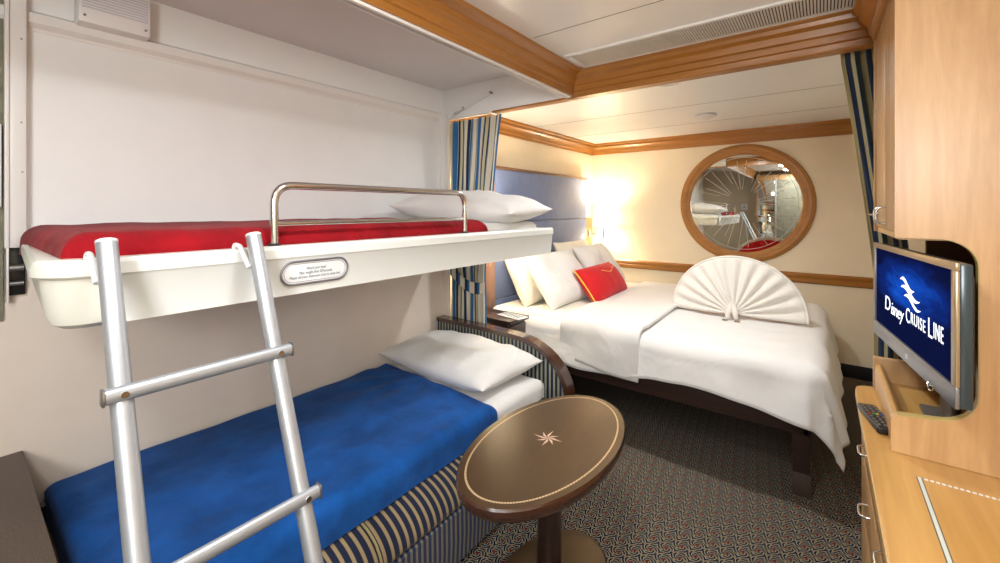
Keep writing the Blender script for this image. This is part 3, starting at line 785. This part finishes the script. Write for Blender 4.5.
for dx in (-.035, .035):
    t = setp(obj('wrapped_chocolate', bx(-.478 + dx - .016, -.478 + dx + .016, 3.125, 3.145, .640, .648, .003), plain('brown wrapper', (.25, .17, .10), .4)),
         'tiny wrapped sweet in front of the towel fan, ' + ('left' if dx < 0 else 'right') + ' one', 'sweet', 'sweets before the towel fan')

# nightstand between curtain and bed, leaflet on it
t = thing('nightstand', (-1.93, 2.34, 0), 'dark wooden nightstand between the left curtain and the double bed', 'nightstand')
obj('top', bx(-2.09, -1.60, 2.205, 2.425, .625, .65, .003), M['brown'], t)
obj('body', bx(-2.08, -1.63, 2.215, 2.415, .03, .625), M['brown'], t)
dr = obj('drawer', bx(-1.63, -1.615, 2.225, 2.405, .45, .61, .003), M['brown'], t)
obj('knob', lathe(B(), [(.006, 0), (.012, .01), (.01, .018)], (0, 0), 12), M['chrome'], dr, local=True).location = (0, 0, 0)
kb = dr.children[0]; kb.location = Vector((-1.612, 2.32, .53)) - worldloc(dr); kb.rotation_euler = (0, PI / 2, 0)
t = thing('leaflet', (-1.66, 2.36, .652), 'small printed leaflet lying on the nightstand beside the bed', 'leaflet')
bm = place(bx(-.10, .10, -.05, .05, 0, .004, .001), (-1.67, 2.33, .652), 0, 0, -8); obj('paper', bm, M['label'], t)
bm = B()
for k in range(6): box(bm, -.085 + k * .028, -.07 + k * .028, -.035, .035, .0042, .005)
obj('print', place(bm, (-1.67, 2.33, .652), 0, 0, -8), M['ink'], t)

# ------------------------------------------------------------------ wall sconce
def sconce(yc, label):
    t = thing('wall_sconce', (-2.05, yc + .01, .93), label, 'lamp')
    obj('back_plate', bx(-2.098, -2.062, yc - .058, yc + .10, .93, 1.285, .004), wood('golden brown plate', (.36, .20, .08), (.26, .14, .05), 'z'), t)
    obj('bracket', bx(-2.062, -2.045, yc - .02, yc + .03, 1.07, 1.15, .004), M['steel'], t)
    bm = B(); sweep(bm, [(-2.05, yc, 1.11), (-1.885, yc, 1.11)], .006, 10); sweep(bm, [(-1.885, yc, 1.055), (-1.885, yc, 1.22)], .007, 10)
    sweep(bm, [(-1.885, yc, 1.055), (-1.885, yc, 1.13)], .011, 12)
    obj('arm', bm, M['chrome'], t, 50)
    sh = obj('lamp_shade', grid(48, 4, lambda u, v: Vector((-1.885 + (.112 - .010 * v) * math.cos(2 * PI * u), yc + (.112 - .010 * v) * math.sin(2 * PI * u), 1.19 + .20 * v))), M['shade'], t, 60)
    bm = B()
    for k in range(28):
        a = 2 * PI * k / 28; bmesh.ops.create_icosphere(bm, subdivisions=1, radius=.004, matrix=Matrix.Translation((-1.885 + .112 * math.cos(a), yc + .112 * math.sin(a), 1.186)))
    obj('bead_trim', bm, M['brass'], sh)
    bm = B(); bmesh.ops.create_icosphere(bm, subdivisions=2, radius=.022, matrix=Matrix.Translation((-1.885, yc, 1.25)))
    obj('bulb', bm, emit('bulb glow', (1, .85, .6), 6), t)
sconce(4.32, 'lit wall lamp with a white drum shade in the far corner beside the headboard')
sconce(2.42, 'added hidden wall lamp with a white drum shade between curtain and headboard')  # added lamp, hidden by curtain and bunk, brightens the sleeping area

# ------------------------------------------------------------------ round mirror
MX, MZ = -.585, 1.432
mir = thing('round_mirror', (MX, 4.47, .89), 'round mirror with a wide wooden frame and etched rays', 'mirror')
def ring(prof, n=96):
    bm = B(); rings = []
    for k in range(n):
        a = 2 * PI * k / n
        rings.append([bm.verts.new((MX + r * math.cos(a), YB - y, MZ + r * math.sin(a))) for r, y in prof])
    m_ = len(prof)
    for k in range(n):
        A, C = rings[k], rings[(k + 1) % n]
        for i in range(m_): bm.faces.new((A[i], A[(i + 1) % m_], C[(i + 1) % m_], C[i]))
    bmesh.ops.recalc_face_normals(bm, faces=bm.faces); return bm
obj('frame', ring([(.452, .001), (.452, .022), (.462, .032), (.488, .035), (.492, .042), (.520, .044), (.524, .036), (.536, .034), (.546, .022), (.550, .001)]), M['cherry_z'], mir, 25)
bm = B(); V = [bm.verts.new((MX + .456 * math.cos(2 * PI * k / 96), YB - .012, MZ + .456 * math.sin(2 * PI * k / 96))) for k in range(96)]; bm.faces.new(V)
V2 = [bm.verts.new((MX + .456 * math.cos(2 * PI * k / 96), YB - .004, MZ + .456 * math.sin(2 * PI * k / 96))) for k in range(96)]; bm.faces.new(V2[::-1])
for k in range(96): bm.faces.new((V[k], V2[k], V2[(k + 1) % 96], V[(k + 1) % 96]))
bmesh.ops.recalc_face_normals(bm, faces=bm.faces)
obj('glass', bm, M['mirror'], mir, 30)
bm = B()
def ln(a0, r0, a1, r1, r=.0013):
    sweep(bm, [(MX + r0 * math.cos(a0), YB - .013, MZ + r0 * math.sin(a0)), (MX + r1 * math.cos(a1), YB - .013, MZ + r1 * math.sin(a1))], r, 4)
for k in range(8):
    a = 2 * PI * k / 8 + .12
    ln(a, .14, a, .40, .0016); ln(a + .10, .13, a + .22, .34); ln(a - .10, .13, a - .20, .40); ln(a + .30, .20, a + .36, .42)
sweep(bm, [(MX + .425 * math.cos(2 * PI * k / 72), YB - .013, MZ + .425 * math.sin(2 * PI * k / 72)) for k in range(72)], .0018, 4, closed=True)
obj('etching', bm, M['etch'], mir, 0)

# ------------------------------------------------------------------ ceiling fixtures
t = thing('air_vent', (-.45, 1.93, 2.12), 'long slotted ventilation grille in the ceiling before the cross beam', 'vent')
obj('frame', box(box(box(box(B(), -1.0, XR - .1, 1.825, 1.845, 2.122, 2.132, .001), -1.0, XR - .1, 2.02, 2.04, 2.122, 2.132, .001), -1.0, -.975, 1.845, 2.02, 2.122, 2.132, .001), XR - .125, XR - .1, 1.845, 2.02, 2.122, 2.132, .001), M['ceil'], t)
obj('dark_back', bx(-.98, XR - .12, 1.84, 2.025, 2.1285, 2.1295), plain('duct dark', (.05, .045, .04), .8), t)
bm = B(); x = -.972
while x < XR - .13: box(bm, x, x + .0062, 1.845, 2.02, 2.1225, 2.128); x += .0102
obj('slats', bm, plain('grille slats', (.74, .70, .62), .4), t, 0)
t = thing('smoke_detector', (-.72, 3.58, 2.085), 'round white smoke detector on the ceiling above the bed', 'smoke detector')
obj('base', lathe(B(), [(.062, 2.112), (.075, 2.108), (.078, 2.098), (.070, 2.094)][::-1], (-.72, 3.58), 40), M['trim_white'], t)
bm = B()
for r, z in ((.060, 2.090), (.045, 2.084), (.028, 2.078)): lathe(bm, [(r, z - .002), (r + .004, z + .001), (r, z + .004)], (-.72, 3.58), 32)
obj('louvres', bm, M['trim_white'], t)
for k, (x, y) in enumerate(NEAR_FILL_LAMPS):  # housings of the added fill lamps, out of view
    t = thing('ceiling_fill_lamp', (x, y, 2.11), ('added unseen round ceiling lamp above the ladder' if k == 0 else 'added unseen round ceiling lamp in front of the wardrobe'), 'ceiling lamp', 'added ceiling fill lamps')
    obj('ring', lathe(B(), [(.155, 2.131), (.18, 2.129), (.18, 2.122), (.155, 2.120)][::-1], (x, y), 40), M['trim_white'], t)
    obj('diffuser', lathe(B(), [(.155, 2.118), (.155, 2.121)], (x, y), 40), M['fillglow'], t)
t = thing('downlight', (-.71, 2.53, 2.10), 'small round ceiling disc with an added light just behind the cross beam', 'ceiling lamp')  # disc built as a downlight to carry the added light
bm = B(); n = 40
R4 = [[bm.verts.new((-.71 + q * math.cos(2 * PI * k / n), 2.53 + q * math.sin(2 * PI * k / n), z)) for k in range(n)] for q, z in ((.056, 2.112), (.056, 2.108), (.062, 2.106), (.072, 2.108), (.074, 2.112))]
for A_, C_ in zip(R4, R4[1:]):
    for k in range(n): bm.faces.new((A_[k], A_[(k + 1) % n], C_[(k + 1) % n], C_[k]))
obj('trim_ring', bm, M['trim_white'], t)

# ------------------------------------------------------------------ desk
desk = thing('desk', (.4, .6, 0), 'honey maple desk with drawers along the right wall', 'desk')
pl = [(.094, -1.24), (XR - .004, -1.24), (XR - .004, 1.995)] + [(.094 + .05 + p[0], 1.945 + p[1]) for p in arc(0, 0, .05, 90, 180, 6)]
bm = prism(B(), pl, 'z', .722, .750, .004)
dt = obj('desktop', bm, M['maple_y'], desk)
obj('edging', bx(.0925, .0955, -1.2, 1.93, .724, .748, .001), M['edge'], dt)
bm = B(); box(bm, .176, .178, .2, 1.385, .7497, .7507); box(bm, .1845, .1865, .2, 1.385, .7497, .7507)
obj('metal_inlay', bm, plain('dark metal line', (.10, .10, .10), .4), dt, 0)
obj('metal_inlay', bx(.178, .1845, .2, 1.385, .7497, .7505), plain('silver inlay', (.62, .66, .58), .4), dt, 0)
bm = B(); x = .19
while x < XR - .12: box(bm, x, x + .006, 1.378, 1.385, .7497, .7507); x += .0095
obj('dotted_inlay', bm, plain('silver dots', (.72, .76, .74), .35), dt, 0)
obj('carcass', bx(.128, XR - .006, -1.24, 1.985, .06, .722), M['maple_z'], desk)
obj('plinth', bx(.16, XR - .01, -1.23, 1.97, 0, .06), M['black'], desk)
for y0, y1 in ((1.475, 1.98), (.97, 1.465)):
    for z0, z1 in ((.55, .715), (.36, .542), (.07, .352)):
        dw = obj('drawer', bx(.112, .128, y0, y1, z0, z1, .002), M['maple_z'], desk)
        yc = (y0 + y1) / 2 - .05; zc = (z0 + z1) / 2 + .02
        obj('handle', sweep(B(), fillet([(.113, yc - .035, zc), (.088, yc - .035, zc - .004), (.088, yc + .035, zc - .004), (.113, yc + .035, zc)], .018, 5), .0035, 8), M['chrome'], dw, 60)

# television niche and upper cabinet
cab = thing('wall_cabinet', (.42, 1.75, .75), 'tall maple cabinet with a rounded television opening on the desk', 'cabinet')
Y0 = 1.49
pan = [(.143, .751), (XR - .004, .751), (XR - .004, 2.129), (.150, 2.129), (.150, 1.306), (.232, 1.306)] + \
      arc(.232, 1.240, .066, 90, 0, 8)[1:] + [(.298, .925)] + arc(.225, .928, .073, 0, -90, 8)[1:-1] + [(.222, .853), (.155, .846), (.143, .836)]
obj('end_panel', prism(B(), pan, 'y', Y0, Y0 + .026, 0), M['maple_z'], cab, 25)
bm = B(); P_ = [(.1505, Y0 + .013, 1.306), (.232, Y0 + .013, 1.3055)] + [(a, Y0 + .013, b) for a, b in arc(.232, 1.240, .0655, 90, 0, 8)[1:]] + [(.2975, Y0 + .013, .925)] + [(a, Y0 + .013, b) for a, b in arc(.225, .928, .0725, 0, -90, 8)[1:-1]] + [(.222, Y0 + .013, .8545), (.155, Y0 + .013, .8475)]
sweep(bm, P_, .0022, 6, ry=.0132)
obj('edge_banding', bm, plain('golden edge band', (.50, .37, .13), .35), cab, 50)
obj('cupboard', bx(.172, XR - .006, Y0 + .026, 2.03, 1.315, 2.129), M['maple_z'], cab)
obj('cupboard_floor', bx(.160, XR - .006, Y0 + .026, 2.03, 1.300, 1.316), M['maple_x'], cab)
obj('far_panel', bx(.150, XR - .006, 2.03, 2.055, 1.300, 2.129, .002), M['maple_z'], cab)
obj('far_panel_lower', bx(.143, XR - .006, 1.965, 1.990, .751, .862, .003), M['maple_z'], cab)
obj('niche_back', bx(.56, .575, Y0 + .026, 2.03, .751, 1.30), M['niche_shade'], cab)
obj('niche_floor', bx(.168, .56, Y0 + .026, 1.965, .770, .785), M['maple_y'], cab)
obj('niche_side', bx(.275, .56, 1.972, 1.988, .786, 1.299, .001), M['niche_shade'], cab)
obj('front_rail', prism(B(), [(.146, .751), (.170, .751), (.170, .826), (.166, .838), (.158, .842), (.150, .838), (.146, .826)], 'y', Y0 + .026, 1.965), M['maple_y'], cab, 50)
for i, (y0, y1) in enumerate(((Y0 + .030, 1.772), (1.776, 2.026))):
    dd = obj('door', bx(.156, .172, y0, y1, 1.318, 1.995, .002), M['maple_z'], cab)
    yh = (1.772 - .03) if i == 0 else (1.776 + .03)
    obj('door_handle', sweep(B(), fillet([(.157, yh, 1.335), (.134, yh, 1.337), (.134, yh, 1.385), (.157, yh, 1.387)], .014, 5), .0038, 8), M['chrome'], dd, 60)
bm = B(); sweep(bm, [(.156, 1.95, 1.36), (.128, 1.95, 1.36)], [.003, .004], 8)
obj('knob', bm, M['chrome'], cab)
cr = [(.156, 1.99), (.146, 1.99), (.142, 2.008), (.136, 2.012), (.132, 2.040), (.114, 2.062), (.110, 2.066), (.108, 2.088), (.094, 2.100), (.092, 2.129), (.156, 2.129)]
obj('crown_moulding', prism(B(), cr, 'y', Y0 + .026, 2.034), M['cherry_y'], cab)

# ------------------------------------------------------------------ television
near = Vector((.2345, 1.337)); far = Vector((.149, 2.013))
axis = (far - near); W = axis.length; ax = axis.normalized(); nr = Vector((ax.y, -ax.x)) * 1  # away from viewer (+x)
if nr.x < 0: nr = -nr
ZB, ZT = .945, 1.262
def tvp(a, z, d=0):   # a: 0 far .. W near ; d: depth behind the front (negative = in front)
    p = far - ax * a + nr * d; return Vector((p.x, p.y, z))
def tvbox(a0, a1, z0, z1, d0, d1, bev=.002):
    bm = bx(a0, a1, d0, d1, z0, z1, bev)
    for v in bm.verts: v.co = tvp(v.co.x, v.co.z, v.co.y)
    bmesh.ops.recalc_face_normals(bm, faces=bm.faces)
    return bm
tv = thing('television', (.24, 1.68, .785), 'flat television with a silver frame showing a blue screen', 'television')
obj('casing', tvbox(.002, W - .001, ZB - .002, ZT - .002, .004, .026, .004), M['tvteal'], tv)
bz = obj('bezel_bottom', tvbox(0, W, ZB - .004, ZB + .044, -.004, .005, .003), M['tvgrey'], tv)
obj('bezel_top', tvbox(0, W, ZT - .018, ZT, -.003, .005, .002), M['tvgold'], tv)
obj('bezel_side', tvbox(0, .022, ZB + .044, ZT - .018, -.003, .005, .002), M['tvgrey'], tv)
obj('bezel_side', tvbox(W - .024, W, ZB + .044, ZT - .018, -.003, .005, .002), M['tvgold'], tv)
bm = B(); L = bm.loops.layers.uv.new('UVMap')
q = [bm.verts.new(tvp(a, z, .002)) for a, z in ((.020, ZB + .042), (W - .022, ZB + .042), (W - .022, ZT - .016), (.020, ZT - .016))]
fc = bm.faces.new(q)
for l, uv in zip(fc.loops, ((0, 0), (1, 0), (1, 1), (0, 1))): l[L].uv = uv
q2 = [bm.verts.new(tvp(a, z, .006)) for a, z in ((.020, ZB + .042), (W - .022, ZB + .042), (W - .022, ZT - .016), (.020, ZT - .016))]
bm.faces.new(q2[::-1])
scr = obj('screen', bm, M['screen'], tv, 0)
def onscreen(bm, ac, zc, d=.0005):
    for v in bm.verts:
        a, b, c = v.co; v.co = tvp(ac + a, zc + b, d - c)
    return bm
SW = W
def fit(bm, a0, a1, z0, z1):
    xs = [v.co.x for v in bm.verts]; ys = [v.co.y for v in bm.verts]
    for v in bm.verts:
        v.co.x = a0 + (v.co.x - min(xs)) / (max(xs) - min(xs)) * (a1 - a0); v.co.y = z0 + (v.co.y - min(ys)) / (max(ys) - min(ys)) * (z1 - z0)
    return bm
def let(s, a0, a1, z0, z1, sh=0, sp=1.0):
    obj('screen_lettering', onscreen(fit(text_mesh(s, .06, .0003, 1, sh, 'LEFT', sp), a0, a1, z0, z1), 0, 0), M['logo'], scr, 0)
let('D', .133, .190, 1.052, 1.096, .1); let('isney', .198, .322, 1.036, 1.085, .25, .9)
let('C', .341, .372, 1.056, 1.098); let('RUISE', .382, .491, 1.060, 1.092, 0, 1.15)
let('L', .512, .538, 1.058, 1.106); let('INE', .547, .605, 1.063, 1.102, 0, 1.15)
# wave emblem: three flame-like bands round a small hull shape
bm = B()
def band(x0, y0, L_, ph, s):
    N = 18; T = []; Bt = []
    for k in range(N + 1):
        u = k / N; x = x0 + L_ * u; yy = y0 + .010 * math.sin(u * 2 * PI * .9 + ph) - .012 * u
        th = .0105 * math.sin(PI * min(1, u * .92 + .05)) * s
        T.append((x, yy + th)); Bt.append((x, yy - th))
    poly = T + Bt[::-1]
    vs = [bm.verts.new((p[0], p[1], .0004)) for p in poly]
    for k in range(N): bm.faces.new((vs[k], vs[k + 1], vs[len(poly) - 2 - k], vs[len(poly) - 1 - k]))
band(-.085, .026, .120, .3, .72); band(-.078, .004, .155, .3, .72); band(-.050, -.018, .135, .3, .62)
obj('screen_emblem', onscreen(bm, .375, 1.143), M['logo'], scr, 0)
obj('maker_mark', onscreen(text_mesh('LG', .018, .0003, 1, 0, 'LEFT'), W * .52, ZB + .012, -.0045), M['label'], bz, 0)
bm = sweep(B(), [tvp(W - .135 + .018 * math.cos(a), ZB + .004 + .016 * math.sin(a), -.006) for a in [PI + PI * k / 10 for k in range(11)]], .0016, 6)
obj('power_light', bm, M['chrome'], bz)
obj('back_cover', tvbox(.08, W - .12, ZB + .03, ZT - .04, .025, .070, .01), M['tvblack'], tv)
bm = B(); c = tvp(W * .5, .9, .06)
sweep(bm, [(c.x + .03, c.y, .79), (c.x + .03, c.y, 1.02)], .02, 14)
obj('stand_column', bm, M['steel'], tv); obj('stand_base', bx(c.x - .02, c.x + .16, c.y - .09, c.y + .09, .785, .797, .003), M['steel'], tv)
# remote control
def Rm(bm): return place(bm, (.128, 1.665, .751), 0, 0, 12)
rc = thing('remote_control', (.128, 1.665, .751), 'black remote control lying on the desk in front of the niche', 'remote control')
obj('case', Rm(bx(-.0235, .0235, -.085, .085, 0, .020, .006, 3)), M['tvblack'], rc, 50)
cols = [M['steel'], plain('red key', (.5, .03, .02), .5), plain('green key', (.05, .35, .08), .5), plain('yellow key', (.6, .45, .05), .5), plain('blue key', (.05, .1, .45), .5)]
for i in range(8):
    for j in range(3 if i != 4 else 4):
        m_ = M['steel'] if i != 4 else cols[1 + j]
        n3 = 3 if i != 4 else 4
        xk = -.014 + .028 * j / (n3 - 1)
        obj('button', Rm(bx(xk - .0032, xk + .0032, -.070 + i * .0185, -.062 + i * .0185, .0195, .0215, .0006, 1)), m_, rc)

# ------------------------------------------------------------------ behind the camera (added fill lamp, unseen; the rest seen in the mirror)
t = thing('fill_softbox', (.46, -1.0, .755), 'added square white fill lamp on a short tripod behind the camera', 'studio lamp')  # unseen lamp added for fill, not part of the cabin
def sbm(bm):
    mt = Matrix.Translation(FILL_SOFTBOX) @ aim(FILL_SOFTBOX, (-1.3, 1.9, 1.5)).to_matrix().to_4x4()
    bmesh.ops.transform(bm, matrix=mt, verts=bm.verts); return bm
obj('hood', sbm(bx(-.27, .27, -.27, .27, .02, .12, .01)), M['tvblack'], t)
obj('diffuser', sbm(bx(-.255, .255, -.255, .255, .008, .019)), M['fillglow'], t)
obj('pole', sweep(B(), [(.46, -1.0, .90), (.46, -1.0, 1.62)], .014, 12), M['steel'], t)
for k in range(3):
    a = 2 * PI * k / 3 + .4
    obj('leg', sweep(B(), [(.46, -1.0, 1.10), (.46 + .2 * math.cos(a), -1.0 + .2 * math.sin(a), .762)], .009, 10), M['steel'], t)
t = thing('wardrobe', (-.55, -1.05, 0), 'maple wardrobe with a mirrored door against the near wall', 'wardrobe')
obj('carcass', bx(-1.05, -.22, -1.24, -.86, 0, 2.05, .003), M['maple_z'], t)
obj('mirror_door', bx(-1.02, -.74, -.858, -.845, .08, 1.95, .002), M['mirror'], t)
obj('sliding_door', bx(-.70, -.26, -.858, -.845, .08, 1.95, .002), M['olive'], t)
obj('door_stile', bx(-.735, -.705, -.862, -.840, .06, 1.98, .002), M['alu'], t)
t = thing('cabin_door', (-.05, -1.22, 0), 'tan cabin door in the near wall beside the wardrobe', 'door')
obj('leaf', bx(-.19, .08, -1.245, -1.215, 0, 2.0, .003), M['endwall'], t)
obj('door_handle', sweep(B(), [(-.10, -1.215, 1.0), (-.10, -1.17, 1.0), (.0, -1.17, 1.0)], .009, 8), M['chrome'], t)
t = thing('bathrobe', (-.10, -1.12, .9), 'blue robe hanging by the cabin door', 'robe')
obj('robe_cloth', grid(24, 20, lambda u, v: Vector((-.19 + .02 * v + (.20 + .02 * math.sin(v * 7)) * u, -1.13 + .03 * math.sin(u * 20) + .02 * v, .75 + .8 * v))), M['blue'], t, 80)
solid(t.children[0], .01)
t = thing('thermostat', (-1.3, -1.24, 1.4), 'small white thermostat on the near wall', 'thermostat')
obj('cover', bx(-1.36, -1.24, -1.249, -1.222, 1.36, 1.48, .005), M['label'], t)
obj('dial', place(lathe(B(), [(.02, 0), (.018, .012)], (0, 0), 16), (-1.30, -1.222, 1.42), -90), M['steel'], t)
